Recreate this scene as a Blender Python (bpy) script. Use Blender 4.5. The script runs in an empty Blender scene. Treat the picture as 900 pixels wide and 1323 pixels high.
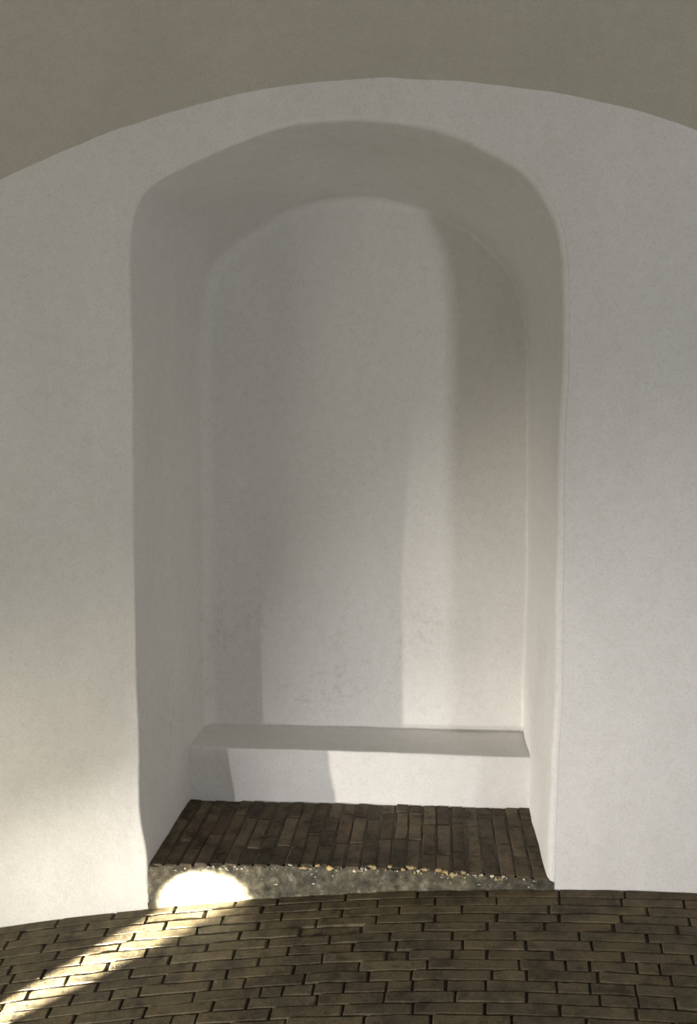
import bpy, bmesh, math, random
from mathutils import Vector, Matrix, noise
random.seed(7)
SC = bpy.context.scene
COL = SC.collection

# ------------------------------------------------------------------ camera
def vec(*a): return Vector(a)
YAW, PITCH, ROLL, FPX = 0.10273, 0.1051, -0.00188, 1040.88
CAM = vec(0.28683, -2.61364, 1.6)
F = vec(-math.sin(YAW)*math.cos(PITCH), math.cos(YAW)*math.cos(PITCH), -math.sin(PITCH))
R0 = vec(math.cos(YAW), math.sin(YAW), 0)
U0 = R0.cross(F)
RR = R0*math.cos(ROLL) + U0*math.sin(ROLL)
UU = U0*math.cos(ROLL) - R0*math.sin(ROLL)
cd = bpy.data.cameras.new('camera'); cam = bpy.data.objects.new('camera', cd); COL.objects.link(cam)
cam.matrix_world = Matrix.Translation(CAM) @ Matrix((RR, UU, -F)).transposed().to_4x4()
cd.sensor_fit = 'VERTICAL'; cd.sensor_height = 36.0; cd.lens = FPX/1323*36.0
cd.clip_start = 0.05
SC.camera = cam

# ------------------------------------------------------------------ light and exposure
SC.view_settings.view_transform = 'Standard'
SC.view_settings.look = 'None'
SC.view_settings.gamma = 1.0
SC.view_settings.use_curve_mapping = False
SC.view_settings.exposure = 0.0
SC.cycles.use_denoising = True
SC.cycles.use_light_tree = False
SC.cycles.max_bounces = 8
SC.cycles.diffuse_bounces = 6

w = bpy.data.worlds.new('world'); SC.world = w; w.use_nodes = True
bg = w.node_tree.nodes['Background']
bg.inputs['Color'].default_value = (1.0, 0.955, 0.82, 1); bg.inputs['Strength'].default_value = 0.26

def aim(o, target):
    o.rotation_euler = (Vector(target) - o.location).to_track_quat('-Z', 'Y').to_euler()

def spot(name, loc, target, power, col, size_deg, blend, rad):
    l = bpy.data.lights.new(name, 'SPOT'); l.energy = power; l.color = col
    l.spot_size = math.radians(size_deg); l.spot_blend = blend; l.shadow_soft_size = rad
    o = bpy.data.objects.new(name, l); o.location = loc; COL.objects.link(o); aim(o, target); return o

def area(name, loc, target, power, col, sx, sy):
    l = bpy.data.lights.new(name, 'AREA'); l.shape = 'RECTANGLE'; l.size = sx; l.size_y = sy
    l.energy = power; l.color = col
    o = bpy.data.objects.new(name, l); o.location = loc; COL.objects.link(o); aim(o, target); return o

# narrow floor spotlight whose beam runs along the bricks and ends on the bench front
spot('floor_beam', (-2.00, -1.66, -0.10), (-0.475, 0.0, -0.045), 36000, (1.0, 0.91, 0.72), 6.2, 1.0, 0.006)
# its warm spill over the foot of the wall
spot('floor_lamp_spill', (-2.75, -1.80, 0.06), (-0.62, -0.03, -0.06), 230, (1.0, 0.95, 0.85), 24, 1.0, 0.02)
# warm wide floor lamp beside it
spot('floor_lamp_warm', (-2.91, -1.94, 0.20), (-0.1, 0.0, -0.10), 165, (1.0, 0.90, 0.70), 56, 1.0, 0.018)
# second floor lamp, nearer the camera on the left
spot('floor_lamp_cool', (-1.44, -2.1, 0.23), (0.74, 0.0, -0.03), 150, (1.0, 0.965, 0.985), 67, 1.0, 0.02)
# added soft warm fill for light bounced off the lit ramp at left
area('ramp_bounce_fill', (-2.7, -2.7, 0.45), (0.4, 0.4, 1.8), 20, (1.0, 0.945, 0.80), 1.5, 0.9)
# pale light from a wall lamp on the right, behind the camera
area('wall_lamp_right', (2.2, -3.6, 1.75), (0.0, 0.4, 0.7), 29, (0.92, 0.94, 1.0), 0.30, 0.35)

# ------------------------------------------------------------------ site geometry
R = 6.80            # inside radius of the round outer wall, centre at (0,-R)
SLOPE = 0.11157     # the ramp climbs to the right
def yw(x): 
    x = max(-R+.01, min(R-.01, x)); return -(R - math.sqrt(R*R - x*x))
def floor_z(x, y): return SLOPE*R*math.atan2(x, y+R)
def polar(x, y): return math.hypot(x, y+R), math.atan2(x, y+R)
def crease_z(x):
    z = 2.673 - 0.235*(x-0.05)**2
    return 1.85 + math.log1p(math.exp((z-1.85)*6))/6 if z < 3 else z
def wobble(p, amp=1.0):
    a = noise.noise_vector(p*1.7 + Vector((3.1, 9.2, 1.4)))*0.011
    b = noise.noise_vector(p*6.0 + Vector((7.7, 0.2, 5.0)))*0.0042
    c = noise.noise_vector(p*19.0)*0.0012
    return (a+b+c)*amp

# ------------------------------------------------------------------ node helpers
def mat(name):
    m = bpy.data.materials.new(name); m.use_nodes = True
    nt = m.node_tree; b = nt.nodes['Principled BSDF']
    return m, nt, b
def N(nt, kind, **kw):
    n = nt.nodes.new(kind)
    for k, v in kw.items():
        if hasattr(n, k): setattr(n, k, v)
        else: n.inputs[k.replace('_', ' ')].default_value = v
    return n
def L(nt, a, ao, b, bi): nt.links.new(a.outputs[ao], b.inputs[bi])
def ramp(nt, stops):
    r = nt.nodes.new('ShaderNodeValToRGB'); e = r.color_ramp.elements
    while len(e) < len(stops): e.new(0.5)
    for q, (p, c) in zip(e, stops):
        q.position = p; q.color = (*c, 1) if len(c) == 3 else c
    return r
def mix(nt, blend, fac, a, b):
    m = nt.nodes.new('ShaderNodeMix'); m.data_type = 'RGBA'; m.blend_type = blend
    for sock, v in ((0, fac), (6, a), (7, b)):
        if isinstance(v, tuple) and len(v) == 2 and hasattr(v[0], 'outputs'): nt.links.new(v[0].outputs[v[1]], m.inputs[sock])
        elif isinstance(v, (int, float)): m.inputs[sock].default_value = v
        else: m.inputs[sock].default_value = (*v, 1)
    return m

# limewashed plaster
def plaster(name, base, rub):
    m, nt, b = mat(name)
    tc = N(nt, 'ShaderNodeTexCoord')
    n1 = N(nt, 'ShaderNodeTexNoise', Scale=2.2, Detail=5.0, Roughness=0.6)
    n2 = N(nt, 'ShaderNodeTexNoise', Scale=26.0, Detail=6.0, Roughness=0.65)
    n3 = N(nt, 'ShaderNodeTexNoise', Scale=150.0, Detail=3.0, Roughness=0.7)
    mp = N(nt, 'ShaderNodeMapping'); mp.inputs['Scale'].default_value = (1, 1, 0.35)
    L(nt, tc, 'Object', mp, 'Vector'); L(nt, mp, 'Vector', n1, 'Vector')
    L(nt, tc, 'Object', n2, 'Vector'); L(nt, tc, 'Object', n3, 'Vector')
    d = tuple(c*0.93 for c in base)
    r1 = ramp(nt, [(0.35, d), (0.65, base)]); L(nt, n1, 'Fac', r1, 'Fac')
    r2 = ramp(nt, [(0.30, (0.95, 0.945, 0.93)), (0.60, (1, 1, 1))]); L(nt, n2, 'Fac', r2, 'Fac')
    r3 = ramp(nt, [(0.28, (0.86, 0.86, 0.85)), (0.52, (1, 1, 1))]); L(nt, n3, 'Fac', r3, 'Fac')
    m1 = mix(nt, 'MULTIPLY', 1.0, (r1, 'Color'), (r2, 'Color'))
    m2 = mix(nt, 'MULTIPLY', 1.0, (m1, 2), (r3, 'Color'))
    out = m2
    if rub:   # rubbed, scuffed patches at seat height
        sep = N(nt, 'ShaderNodeSeparateXYZ'); L(nt, tc, 'Object', sep, 'Vector')
        hr = ramp(nt, [(0.30, (0, 0, 0)), (0.42, (1, 1, 1)), (0.80, (1, 1, 1)), (0.98, (0, 0, 0))]); L(nt, sep, 'Z', hr, 'Fac')
        n4 = N(nt, 'ShaderNodeTexNoise', Scale=34.0, Detail=8.0, Roughness=0.75); L(nt, tc, 'Object', n4, 'Vector')
        n5 = N(nt, 'ShaderNodeTexNoise', Scale=2.6, Detail=2.0); L(nt, tc, 'Object', n5, 'Vector')
        r4 = ramp(nt, [(0.50, (0, 0, 0)), (0.68, (1, 1, 1))]); L(nt, n4, 'Fac', r4, 'Fac')
        r5 = ramp(nt, [(0.42, (0, 0, 0)), (0.60, (1, 1, 1))]); L(nt, n5, 'Fac', r5, 'Fac')
        q = mix(nt, 'MULTIPLY', 1.0, (r4, 'Color'), (r5, 'Color'))
        q2 = mix(nt, 'MULTIPLY', 1.0, (q, 2), (hr, 'Color'))
        q3 = mix(nt, 'MULTIPLY', 1.0, (q2, 2), (0.55, 0.55, 0.55))
        out = mix(nt, 'MIX', (q3, 2), (m2, 2), (0.50, 0.48, 0.45))
    L(nt, out, 2, b, 'Base Color')
    b.inputs['Roughness'].default_value = 0.88
    b.inputs['Specular IOR Level'].default_value = 0.25
    bp = N(nt, 'ShaderNodeBump', Strength=0.55, Distance=0.004); bp2 = N(nt, 'ShaderNodeBump', Strength=0.25, Distance=0.0012)
    L(nt, n2, 'Fac', bp, 'Height'); L(nt, n3, 'Fac', bp2, 'Height'); L(nt, bp, 'Normal', bp2, 'Normal'); L(nt, bp2, 'Normal', b, 'Normal')
    return m
M_WALL = plaster('limewash_wall', (0.80, 0.79, 0.775), False)
M_NICHE = plaster('limewash_niche', (0.80, 0.79, 0.77), True)
M_CEIL = plaster('limewash_ceiling_shaded', (0.58, 0.56, 0.485), False)  # same lime as the wall, with the vault's dimness put into the colour

def brick_mat(name, tones, rough=0.8, low=0.50):
    m, nt, b = mat(name)
    tc = N(nt, 'ShaderNodeTexCoord'); oi = N(nt, 'ShaderNodeObjectInfo'); geo = N(nt, 'ShaderNodeNewGeometry')
    rr = ramp(nt, [(i/(len(tones)-1), t) for i, t in enumerate(tones)]); 
    att = N(nt, 'ShaderNodeAttribute', attribute_name='tone')
    add = N(nt, 'ShaderNodeMath', operation='ADD'); L(nt, oi, 'Random', add, 0); L(nt, att, 'Fac', add, 1)
    fr = N(nt, 'ShaderNodeMath', operation='FRACT'); L(nt, add, 0, fr, 0); L(nt, fr, 0, rr, 'Fac')
    n1 = N(nt, 'ShaderNodeTexNoise', Scale=14.0, Detail=6.0, Roughness=0.7)
    n2 = N(nt, 'ShaderNodeTexNoise', Scale=120.0, Detail=5.0, Roughness=0.75)
    n3 = N(nt, 'ShaderNodeTexNoise', Scale=3.0, Detail=3.0)
    for n in (n1, n2, n3): L(nt, geo, 'Position', n, 'Vector')
    r1 = ramp(nt, [(0.33, (low, low*.98, low*.93)), (0.52, (1, 1, 1)), (0.72, (1.35, 1.32, 1.24))]); L(nt, n1, 'Fac', r1, 'Fac')
    r2 = ramp(nt, [(0.30, (0.60, 0.59, 0.56)), (0.60, (1.05, 1.05, 1.05))]); L(nt, n2, 'Fac', r2, 'Fac')
    r3 = ramp(nt, [(0.35, (0.72, 0.74, 0.76)), (0.65, (1.08, 1.05, 1.0))]); L(nt, n3, 'Fac', r3, 'Fac')
    m1 = mix(nt, 'MULTIPLY', 1.0, (rr, 'Color'), (r1, 'Color'))
    m2 = mix(nt, 'MULTIPLY', 1.0, (m1, 2), (r2, 'Color'))
    m3 = mix(nt, 'MULTIPLY', 1.0, (m2, 2), (r3, 'Color'))
    L(nt, m3, 2, b, 'Base Color'); b.inputs['Roughness'].default_value = rough
    b.inputs['Specular IOR Level'].default_value = 0.3
    bp = N(nt, 'ShaderNodeBump', Strength=0.8, Distance=0.006); bp2 = N(nt, 'ShaderNodeBump', Strength=0.6, Distance=0.002)
    L(nt, n1, 'Fac', bp, 'Height'); L(nt, n2, 'Fac', bp2, 'Height'); L(nt, bp, 'Normal', bp2, 'Normal'); L(nt, bp2, 'Normal', b, 'Normal')
    return m
M_FBRICK = brick_mat('worn_floor_brick', [(0.085, 0.067, 0.037), (0.108, 0.086, 0.049), (0.095, 0.078, 0.046), (0.132, 0.107, 0.062), (0.100, 0.076, 0.042)], 0.72, 0.40)
M_BBRICK = brick_mat('bench_brick', [(0.085, 0.066, 0.042), (0.125, 0.100, 0.064), (0.100, 0.082, 0.052), (0.170, 0.138, 0.094), (0.115, 0.080, 0.058), (0.078, 0.064, 0.042)], 0.85, 0.36)

def rough_mat(name, stops, scale, bump=0.6, dist=0.006):
    m, nt, b = mat(name)
    geo = N(nt, 'ShaderNodeNewGeometry')
    n1 = N(nt, 'ShaderNodeTexNoise', Scale=scale, Detail=8.0, Roughness=0.72); L(nt, geo, 'Position', n1, 'Vector')
    r = ramp(nt, stops); L(nt, n1, 'Fac', r, 'Fac'); L(nt, r, 'Color', b, 'Base Color')
    b.inputs['Roughness'].default_value = 0.9
    n2 = N(nt, 'ShaderNodeTexNoise', Scale=scale*.28, Detail=4.0, Roughness=0.6); L(nt, geo, 'Position', n2, 'Vector')
    r2 = ramp(nt, [(0.36, (0.62, 0.62, 0.64)), (0.62, (1.25, 1.20, 1.08))]); L(nt, n2, 'Fac', r2, 'Fac')
    mm = mix(nt, 'MULTIPLY', 1.0, (r, 'Color'), (r2, 'Color')); L(nt, mm, 2, b, 'Base Color')
    bp = N(nt, 'ShaderNodeBump', Strength=bump, Distance=dist); L(nt, n1, 'Fac', bp, 'Height'); L(nt, bp, 'Normal', b, 'Normal')
    return m
M_EARTH = rough_mat('joint_sand', [(0.3, (0.020, 0.015, 0.009)), (0.7, (0.050, 0.038, 0.024))], 40)
M_BED = rough_mat('mortar_bed', [(0.3, (0.050, 0.041, 0.028)), (0.7, (0.105, 0.088, 0.062))], 40)
M_RENDER = rough_mat('old_render', [(0.34, (0.040, 0.037, 0.026)), (0.46, (0.090, 0.083, 0.060)), (0.56, (0.135, 0.125, 0.094)), (0.66, (0.26, 0.24, 0.19))], 30, 0.9, 0.008)
M_OCHRE = rough_mat('ochre_paint', [(0.3, (0.38, 0.27, 0.12)), (0.7, (0.62, 0.50, 0.28))], 60, 0.4, 0.002)
M_CREAM = rough_mat('cream_paint', [(0.3, (0.55, 0.52, 0.43)), (0.7, (0.80, 0.78, 0.70))], 60, 0.4, 0.002)

# ------------------------------------------------------------------ mesh helpers
def link(name, verts, faces, m, parent=None, smooth=True, kind=None):
    me = bpy.data.meshes.new(name); me.from_pydata([tuple(v) for v in verts], [], faces)
    bm = bmesh.new(); bm.from_mesh(me); bmesh.ops.recalc_face_normals(bm, faces=bm.faces); bm.to_mesh(me); bm.free()
    me.materials.append(m)
    if smooth: me.shade_smooth()
    o = bpy.data.objects.new(name, me); COL.objects.link(o)
    if parent: o.parent = parent
    if kind: o['kind'] = kind
    return o
def grid_faces(n, m):
    return [(i*m+j, i*m+j+1, (i+1)*m+j+1, (i+1)*m+j) for i in range(n-1) for j in range(m-1)]
def flip_to(o, point):   # make an open surface face a point
    me = o.data; f = me.polygons[len(me.polygons)//2]
    if (Vector(point) - f.center).dot(f.normal) < 0: me.flip_normals()

# ------------------------------------------------------------------ niche outline (x, z), traced in world metres on the wall
FRONT = [(-.684,-.35),(-.684,0.08),(-.702,.30),(-.700,.55),(-.694,.957),(-.687,1.35),(-.684,1.73),(-.684,1.98),(-.682,2.175),(-.660,2.295),
         (-.611,2.366),(-.498,2.430),(-.349,2.488),(-.225,2.527),(-.102,2.546),(.02,2.551),(.189,2.533),(.332,2.498),(.45,2.44),(.567,2.353),
         (.638,2.236),(.668,2.12),(.683,1.957),(.684,1.84),(.684,1.48),(.687,.988),(.685,.473),(.682,.077),(.682,-.35)]
BACK = [(-.680,-.35),(-.680,0.08),(-.682,.30),(-.682,.55),(-.682,.957),(-.682,1.35),(-.680,1.70),(-.676,1.92),(-.662,2.10),(-.615,2.245),
        (-.545,2.315),(-.430,2.395),(-.305,2.465),(-.190,2.500),(-.090,2.514),(.01,2.514),(.132,2.495),(.286,2.447),(.39,2.393),(.49,2.322),
        (.575,2.225),(.627,2.12),(.655,1.957),(.662,1.84),(.672,1.48),(.682,.988),(.680,.473),(.678,.077),(.678,-.35)]
def catmull(pts, sub):
    out = []
    for i in range(len(pts)-1):
        p0, p1, p2, p3 = pts[max(i-1, 0)], pts[i], pts[i+1], pts[min(i+2, len(pts)-1)]
        for k in range(sub):
            t = k/sub
            out.append(tuple(0.5*((2*b)+(c-a)*t+(2*a-5*b+4*c-d)*t*t+(3*b-a-3*c+d)*t**3) for a, b, c, d in zip(p0, p1, p2, p3)))
    out.append(pts[-1]); return out
SUB = 9
fr = catmull(FRONT, SUB); bk = catmull(BACK, SUB)
NO = len(fr)
def normals(pts):     # pointing out of the opening
    out = []
    for i in range(len(pts)):
        a = pts[max(i-1, 0)]; b = pts[min(i+1, len(pts)-1)]
        tx, tz = b[0]-a[0], b[1]-a[1]; l = math.hypot(tx, tz) or 1
        out.append((-tz/l, tx/l))
    return out
nf, nb = normals(fr), normals(bk)
I_L, I_R = 9*SUB, 20*SUB       # where the outline turns from jamb to arch
DB, DL = 0.4696, 0.7285        # depth to riser, depth to back wall
def arris(i):                  # edge rounding: crisp on the left, softer on the right
    t = min(1, max(0, (i-I_L)/(I_R-I_L))); return 0.006 + 0.016*t
def fillet(i):
    t = min(1, max(0, (i-I_L)/(I_R-I_L))); return 0.055*(1-t) + 0.012*t

# wall around the niche
XE = 4.2
M_L, M_R = 5*SUB, 24*SUB
def outer(i):
    if i <= M_L:
        return (-XE, -0.9 + (crease_z(-XE)+0.9)*(i/M_L))
    if i >= M_R:
        t = (i-M_R)/(NO-1-M_R); return (XE, crease_z(XE) + (-0.9-crease_z(XE))*t)
    t = (i-M_L)/(M_R-M_L); s = 2*t-1
    x = XE*(0.25*s + 0.75*math.copysign(abs(s)**3, s)); return (x, crease_z(x))
NR = 90
verts = []
for i in range(NO):
    r = arris(i); a = (fr[i][0]+nf[i][0]*r, fr[i][1]+nf[i][1]*r); b = outer(i)
    for k in range(NR):
        t = (k/(NR-1))
        t = 0.35*t + 0.65*t**3
        x = a[0]+(b[0]-a[0])*t; z = a[1]+(b[1]-a[1])*t
        p = Vector((x, yw(x), z)); verts.append(p + wobble(p))
wall = link('wall_back', verts, grid_faces(NO, NR), M_WALL, kind='structure'); flip_to(wall, CAM)
wall['label'] = 'curved white limewashed wall with the tall arched niche in it'

# niche sides and vault of the niche
verts = []; ys = [0.0, .02, .04, .07]
NP = 0
for i in range(NO):
    r, rb = arris(i), fillet(i); prof = []
    y0 = yw(fr[i][0])
    for k in range(6):
        a = k/5*math.pi/2; prof.append((r*(1-math.sin(a)), y0 + r*(1-math.cos(a))))
    for k in range(1, 27):
        prof.append((0.0, y0 + r + (DL-rb-y0-r)*k/27))
    for k in range(9):
        a = k/8*math.pi/2; prof.append((-rb*(1-math.cos(a)), DL-rb+rb*math.sin(a)))
    NP = len(prof)
    for n, y in prof:
        t = max(0, min(1, (y-y0)/(DL-y0)))
        x = fr[i][0]*(1-t)+bk[i][0]*t; z = fr[i][1]*(1-t)+bk[i][1]*t
        nx = nf[i][0]*(1-t)+nb[i][0]*t; nz = nf[i][1]*(1-t)+nb[i][1]*t
        p = Vector((x+nx*n, y, z+nz*n)); verts.append(p + wobble(p))
rev = link('niche_reveal', verts, grid_faces(NO, NP), M_NICHE, wall); flip_to(rev, (0, 0.3, 1.5))

# niche back wall
verts = []; NK = 26
for i in range(NO):
    rb = fillet(i); a = (bk[i][0]-nb[i][0]*rb, bk[i][1]-nb[i][1]*rb)
    c = (0.0, max(-0.35, min(1.95, a[1])))
    for k in range(NK):
        t = k/(NK-1); x = a[0]+(c[0]-a[0])*t; z = a[1]+(c[1]-a[1])*t
        p = Vector((x, DL, z)); verts.append(p + wobble(p))
nbk = link('niche_back', verts, grid_faces(NO, NK), M_NICHE, wall)
flip_to(nbk, CAM)

# ceiling: vault over the ramp
verts = []; NX, NU = 110, 44
for i in range(NX):
    s = 2*i/(NX-1)-1; x = XE*(0.45*s+0.55*s**3)
    r0, ph = polar(x, yw(x)); zc = crease_z(x)
    for j in range(NU):
        u = 4.2*(j/(NU-1))**1.6
        top = 3.35
        if u < 2.1: z = zc + (top-zc)*(1-(1-u/2.1)**2)
        else: z = 1.9 + (top-1.9)*(1-((u-2.1)/2.1)**2)
        p = Vector(((R-u)*math.sin(ph), (R-u)*math.cos(ph)-R, z)); verts.append(p + wobble(p))
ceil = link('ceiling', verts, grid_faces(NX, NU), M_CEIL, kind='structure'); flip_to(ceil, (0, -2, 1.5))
ceil['label'] = 'dim plastered vault curving over the wall'

# ------------------------------------------------------------------ floor
verts = []; NX, NU = 90, 60
for i in range(NX):
    ph = -0.75 + 1.5*i/(NX-1)
    for j in range(NU):
        r = R + 0.14 - 4.3*j/(NU-1)
        x, y = r*math.sin(ph), r*math.cos(ph)-R
        verts.append(Vector((x, y, floor_z(x, y)-0.0085 + 0.003*noise.noise(Vector((x*9, y*9, 0))))))
floor = link('floor', verts, grid_faces(NX, NU), M_EARTH, kind='structure'); flip_to(floor, CAM)
floor['label'] = 'sloping ramp floor of worn narrow bricks laid on edge in curved courses'

def brick_mesh(name, L_, W_, H_, m, rnd, wear=1.0, nl=4):
    """a worn brick: top at z=0, long side along x"""
    v = []
    per = [(-L_/2 + L_*k/nl, -W_/2) for k in range(nl+1)] + [(L_/2 - L_*k/nl, W_/2) for k in range(nl+1)]
    n = len(per); wob = [(rnd.uniform(-1, 1)*.0016*wear, rnd.uniform(-1, 1)*.0013*wear) for _ in per]
    for x, y in per: v.append((x*.985, y*.96, -H_))
    for (x, y), (a, b) in zip(per, wob): v.append((x+a, y+b, -.0034*wear-rnd.random()*.0020*wear))
    ins = .0022*wear
    for (x, y), (a, b) in zip(per, wob):
        corner = abs(abs(x)-L_/2) < 1e-6
        v.append((x+a-(math.copysign(ins*rnd.uniform(.8, 1.8), x) if corner else 0), y+b-math.copysign(ins*rnd.uniform(.6, 1.4), y), -rnd.random()*.0012*wear))
    f = []
    for ring in (0, 1):
        o = ring*n
        for k in range(n): k2 = (k+1) % n; f.append((o+k, o+k2, o+n+k2, o+n+k))
    o = 2*n
    for k in range(nl): f.append((o+k, o+k+1, o+n-2-k, o+n-1-k))
    me = bpy.data.meshes.new(name); me.from_pydata(v, [], f)
    bm = bmesh.new(); bm.from_mesh(me); bmesh.ops.recalc_face_normals(bm, faces=bm.faces); bm.to_mesh(me); bm.free()
    me.flip_normals() if me.polygons[-1].normal.z < 0 else None
    me.materials.append(m); me.shade_smooth()
    me.set_sharp_from_angle(angle=math.radians(24))
    return me
rnd = random.Random(3)
PITCH_R = 0.0455
variants = [brick_mesh('floor_brick', 0.22, PITCH_R-.0036, 0.045, M_FBRICK, rnd, .9+.35*(q % 3), 4) for q in range(16)]

# head joints as seen in the photograph, carried onto the ramp
J = []
def jl(ox, oy, s, pts): J.extend((ox+a/s, oy+b/s) for a, b in pts)
jl(400, 1140, 4.5, [(65,120),(725,105),(880,160),(185,180),(520,165),(40,230),(385,215),(725,210),(305,265),(655,255),(115,315),(468,300),(825,295),(252,355),(505,350),(885,355),(75,425),(445,405),(645,400),(570,405),(290,465),(682,450),(830,440),(345,520),(590,515),(740,505),(25,590),(203,580),(450,580),(595,575),(790,575),(858,575),(220,635),(612,625),(40,705),(430,695),(840,690),(185,765),(595,760),(310,810)])
jl(220, 1140, 4.5, [(378,115),(625,105),(200,190),(535,155),(305,215),(645,195),(155,280),(510,250),(50,340),(403,310),(750,280),(212,370),(570,340),(5,435),(368,410),(685,385),(145,480),(515,455),(330,520),(720,490),(240,580),(435,565),(780,535),(140,650),(530,610),(250,700),(645,650),(10,790),(435,735),(570,790),(140,815)])
jl(700, 1120, 4.5, [(97,160),(480,150),(97,215),(465,215),(825,225),(615,265),(97,305),(465,310),(855,315),(15,350),(785,360),(215,400),(605,395),(288,440),(690,455),(58,490),(465,495),(870,515),(272,545),(675,560),(137,595),(557,610),(327,665),(755,670),(87,720),(280,720),(545,720),(340,785),(560,785),(775,800),(103,850),(550,860),(255,900)])
jl(0, 1160, 3.913, [(280,140),(430,165),(530,185),(225,240),(330,260),(10,315),(280,300),(75,385),(205,405),(405,330),(8,480),(330,430),(595,255),(670,210),(730,125),(885,55),(830,150),(735,280),(540,350),(660,375),(130,515),(490,450),(830,405),(355,525),(560,490),(240,590),(710,465),(615,530),(375,615),(735,565),(670,620)])
jl(450, 1100, 2.0, [(382,130),(382,175),(430,213),(457,235),(355,258),(440,285),(460,330),(370,330),(355,358),(460,388),(420,440)])
def onto_floor(u, v):
    d = F + RR*((u-450)/FPX) - UU*((v-661.5)/FPX)
    t = 2.5
    for _ in range(30):
        p = CAM + d*t; t -= (p.z - floor_z(p.x, p.y))/d.z
    return CAM + d*t
rows = {}
for u, v in J:
    p = onto_floor(u, v); r, ph = polar(p.x, p.y)
    rows.setdefault(int((R + 0.0 - r)//PITCH_R), []).append(ph*R)
for k in rows: rows[k].sort()
def course(k, lo, hi, known):
    """head joints of course k as arc lengths between lo and hi"""
    rr = random.Random(100+k)
    pts = []
    for a in known:
        if not pts or a-pts[-1] > 0.055: pts.append(a)
    if not pts: pts = [rr.uniform(-.1, .1)]
    out = [pts[0]]
    for a in pts[1:]:
        gap = a-out[-1]; n = max(1, round(gap/0.235)) if gap > .30 else 1
        b = out[-1]
        for q in range(1, n): out.append(b+gap*q/n+rr.uniform(-.015, .015))
        out.append(a)
    while out[-1] < hi: out.append(out[-1]+rr.choice([.225, .235, .23, .22, .17]))
    while out[0] > lo: out.insert(0, out[0]-rr.choice([.225, .235, .23, .22, .17]))
    return out
SINK = [onto_floor(450, 1198), onto_floor(513, 1230), onto_floor(62, 1222)]
cnt = 0
far_v, far_f, far_t = [], [], []
for k in range(-1, 62):
    lo, hi = -2.9, 2.9
    js = course(k, lo, hi, rows.get(k, []))
    for a, b in zip(js[:-1], js[1:]):
        mid = (a+b)/2; ph = mid/R; r = R - (k+.5)*PITCH_R
        length = (b-a)*r/R - rnd.choice([.003, .004, .006, .008])
        r += rnd.uniform(-.0012, .0012)
        x, y = r*math.sin(ph), r*math.cos(ph)-R
        z = floor_z(x, y) + rnd.gauss(0, .0006) + .003*noise.noise(Vector((x*2.4, y*2.4, 3)))
        # frame test
        d = Vector((x, y, z))-CAM; dz = d.dot(F); u = 450+FPX*d.dot(RR)/dz; v = 661.5-FPX*d.dot(UU)/dz
        near = 0 <= k and -75 < u < 975 and v < 1350 and dz > 0
        for s in SINK:
            if (s-Vector((x, y, z))).length < .07 and abs(polar(s.x, s.y)[0]-r) < PITCH_R*.5: z -= .0045
        yawb = -ph + rnd.gauss(0, .006)
        M = Matrix.Translation((x, y, z)) @ Matrix.Rotation(yawb, 4, 'Z') @ Matrix.Rotation(-math.atan(SLOPE)+rnd.gauss(0, .004), 4, 'Y') @ Matrix.Rotation(rnd.gauss(0, .006), 4, 'X')
        me = variants[rnd.randrange(16)]
        if near and abs(x) < 3:
            o = bpy.data.objects.new('brick', me); COL.objects.link(o); o.parent = floor
            o.matrix_basis = M @ Matrix.Diagonal((length/.22, 1, 1, 1)); cnt += 1
        elif k >= 0:
            base = len(far_v); S = M @ Matrix.Diagonal((length/.22, 1, 1, 1)); t = rnd.random()
            far_v += [S @ vv.co for vv in me.vertices]; far_f += [tuple(base+q for q in p.vertices) for p in me.polygons]
            far_t += [t]*len(me.vertices)
fo = link('brick', far_v, far_f, M_FBRICK, floor, smooth=False, kind='stuff'); fo.name = 'brick_paving'
at = fo.data.attributes.new('tone', 'FLOAT', 'POINT'); at.data.foreach_set('value', far_t)
print('floor bricks', cnt)

# ------------------------------------------------------------------ plaster ledge at the back of the niche
ZL, ZT = 0.311, 0.0205
def ledge_z(x): return ZL + ZT*x*.4
prof = [(DB, -.12), (DB, 0.02), (DB, .10), (DB, .16)]
for q in range(6):
    a = q/5*math.pi/2; prof.append((DB+.008*(1-math.cos(a)), -.008+.008*math.sin(a)+1e-9+10))
verts = []
NXL = 90
cols = []
for i in range(NXL):
    x = -.705+1.41*i/(NXL-1); c = []
    zt = ledge_z(x)
    for q in range(9): c.append((DB+.004*noise.noise(Vector((x*3, q*.4, 2))), -.05+(zt-.008+.05)*q/8))
    for q in range(1, 6):
        a = q/5*math.pi/2; c.append((DB+.008*(1-math.cos(a)), zt-.008+.008*math.sin(a)))
    for q in range(1, 12): c.append((DB+.008+(.775-DB-.008)*q/11, zt+.0015*noise.noise(Vector((x*5, q*.6, 7)))))
    c.append((.775, -.05))
    cols.append(c)
NC = len(cols[0])
for i, c in enumerate(cols):
    x = -.705+1.41*i/(NXL-1)
    for y, z in c:
        p = Vector((x, y, z)); verts.append(p + wobble(p, .55))
faces = grid_faces(NXL, NC) + [(i*NC, (i+1)*NC, (i+1)*NC+NC-1, i*NC+NC-1) for i in range(NXL-1)]
faces += [tuple(range(NC)), tuple((NXL-1)*NC+q for q in range(NC))]
led = link('plaster_ledge', verts, faces, M_NICHE, smooth=True)
led.data.set_sharp_from_angle(angle=math.radians(60))
led['label'] = 'low white plastered ledge behind the dark bricks at the back of the niche'
led['category'] = 'ledge'

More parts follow.
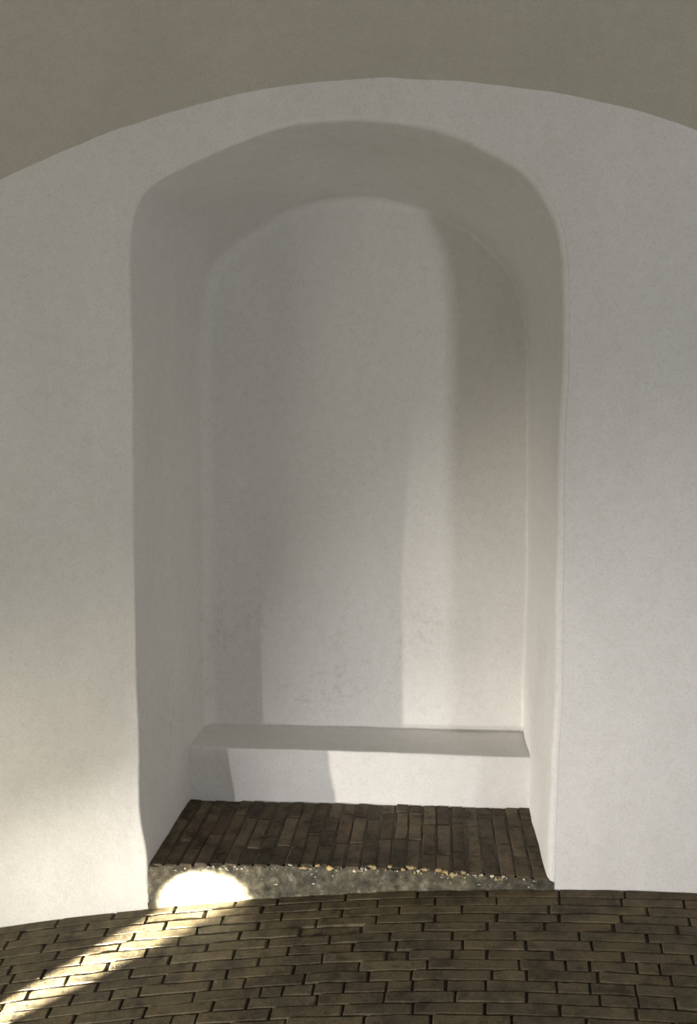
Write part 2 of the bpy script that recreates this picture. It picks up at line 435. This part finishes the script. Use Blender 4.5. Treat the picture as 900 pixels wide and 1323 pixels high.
# ------------------------------------------------------------------ brick step / bench that fills the foot of the niche
ZB = 0.0958
def bench_z(x): return ZB + 0.0205*x
bench = bpy.data.objects.new('brick_bench', None); COL.objects.link(bench); bench.location = (0, .22, 0)
bench['label'] = 'low bench of dark worn bricks with a flaking grey front in the arched niche'
bench['category'] = 'bench'
bench.empty_display_size = .1
BL = bench.location.copy()
# mortar bed under the bricks
verts = []
for i in range(40):
    x = -.69+1.38*i/39
    for j in range(14):
        y = yw(x)+.012 + (DB-.002-yw(x)-.012)*j/13
        verts.append(Vector((x, y, bench_z(x)-.0050+.0015*noise.noise(Vector((x*30, y*30, 0)))))-BL)
bed = link('mortar_bed', verts, grid_faces(40, 14), M_BED, bench); flip_to(bed, (0, 0, 9))
# rough rendered front
verts = []
NFX, NFZ = 220, 26
for i in range(NFX):
    x = -.70+1.40*i/(NFX-1); zt = bench_z(x)-.006; zf = floor_z(x, yw(x))-.03
    for j in range(NFZ):
        t = j/(NFZ-1); z = zf+(zt-zf)*t
        p = Vector((x, yw(x), z))
        rough = .006*noise.noise(p*16)+.003*noise.noise(p*45)+.0015*noise.noise(p*110)
        edge = max(0, (t-.86)/.14)
        p.y += rough - .005 + .009*edge**2 + .004*edge*noise.noise(p*60)
        p.z += edge*.006*noise.noise(Vector((x*42, 5, 1)))
        verts.append(p-BL)
front = link('bench_front', verts, grid_faces(NFX, NFZ), M_RENDER, bench); flip_to(front, CAM-BL)
front['label'] = 'crumbling grey rendered front'
# bricks laid on edge, running into the niche
bvars = [brick_mesh('bench_brick', 0.21, .0455, 0.05, M_BBRICK, rnd, 1.15+.3*(q % 3), 4) for q in range(16)]
nc = 26; pit = 1.372/nc; nb_ = 0
for c in range(nc):
    x = -.686 + pit*(c+.5)
    y = yw(x) + rnd.uniform(-.001, .006)
    first = rnd.choice([.21, .11, .16, .20, .13])
    while y < DB-.012:
        ln = first if first else rnd.choice([.21, .205, .215, .20])
        first = None
        if y+ln > DB-.05: ln = DB-y-.001
        yc = y+ln/2
        z = bench_z(x)+rnd.gauss(0, .0016)
        M = Matrix.Translation(Vector((x+rnd.gauss(0, .0012), yc, z))-BL) @ Matrix.Rotation(math.pi/2+rnd.gauss(0, .008), 4, 'Z') @ Matrix.Rotation(rnd.gauss(0, .012), 4, 'X') @ Matrix.Rotation(rnd.gauss(0, .006), 4, 'Y')
        o = bpy.data.objects.new('brick', bvars[rnd.randrange(16)]); COL.objects.link(o); o.parent = bench
        o.matrix_basis = M @ Matrix.Diagonal(((ln-.004)/.21, 1, 1, 1)); nb_ += 1
        y += ln
print('bench bricks', nb_)

# flakes of old paint clinging to the front
def flakes(name, m, spots):
    vs, fs = [], []
    for x, z, sx, sz in spots:
        n = 13; b0 = len(vs); y = yw(x)-.0045
        for ring, sc, dy in ((0, 1.0, .006), (1, .86, 0.0)):
            for k in range(n):
                a = 2*math.pi*k/n; rr = .74+.85*noise.noise(Vector((x*70+math.cos(a)*1.9, z*70+math.sin(a)*1.9, ring*.2)))
                vs.append(Vector((x+sx*sc*rr*math.cos(a), y+dy+.001*rnd.random(), z+sz*sc*rr*math.sin(a)))-BL)
        for k in range(n): fs.append((b0+k, b0+(k+1) % n, b0+n+(k+1) % n, b0+n+k))
        fs.append(tuple(b0+n+k for k in range(n)))
    o = link(name, vs, fs, m, bench, smooth=False, kind='stuff'); return o
def front_xz(u, v):
    d = F + RR*((u-450)/FPX) - UU*((v-661.5)/FPX); t = (-.015-CAM.y)/d.y; p = CAM+d*t; return p.x, p.z
oc = []
for u, v, sx, sz in [(391,1125,.024,.013),(410,1121,.016,.006),(425,1124,.018,.013),(478,1122,.012,.006),(482,1124,.014,.010),(503,1122,.012,.006),(530,1123,.022,.009),(548,1125,.018,.008),(565,1126,.020,.009),(575,1128,.016,.008),(587,1133,.020,.018),(598,1128,.012,.008),(640,1135,.012,.004),(655,1137,.014,.004),(520,1126,.010,.006)]:
    x, z = front_xz(u, v); oc.append((x, z, sx, sz))
for q in range(34):
    x, z = front_xz(rnd.uniform(375, 650), 1128); oc.append((x, bench_z(x)-.006-abs(rnd.gauss(0, .009)), rnd.uniform(.003, .008), rnd.uniform(.002, .005)))
oc = [(x, z, sx*.85, sz*.85) for x, z, sx, sz in oc]
flakes('ochre_flakes', M_OCHRE, oc)
cr = []
for u, v, sx, sz in [(342,1148,.014,.008),(324,1146,.009,.007),(345,1132,.016,.003),(374,1120,.009,.004),(367,1134,.008,.004),(394,1149,.004,.005),(404,1144,.008,.003),(457,1128,.010,.006),(449,1134,.004,.006),(456,1136,.004,.005),(463,1134,.004,.004),(467,1125,.007,.004),(284,1122,.008,.004),(292,1122,.006,.004),(306,1123,.006,.004),(312,1123,.008,.004),(209,1137,.006,.003),(500,1143,.016,.002),(540,1127,.008,.004),(613,1131,.010,.003),(622,1130,.006,.003),(635,1131,.009,.003),(650,1131,.006,.003),(657,1140,.005,.003),(647,1147,.004,.003),(618,1142,.010,.002),(355,1144,.01,.004),(472,1126,.007,.006),(240,1120,.006,.003),(228,1122,.006,.003)]:
    x, z = front_xz(u, v); cr.append((x, z, sx, sz))
for q in range(110):
    x = rnd.uniform(-.66, .66); zt = bench_z(x)-.005; h = zt-floor_z(x, 0)
    cr.append((x, zt-min(h*.85, abs(rnd.gauss(0, .022))), rnd.uniform(.0015, .0055), rnd.uniform(.001, .003)))
flakes('cream_flakes', M_CREAM, cr)
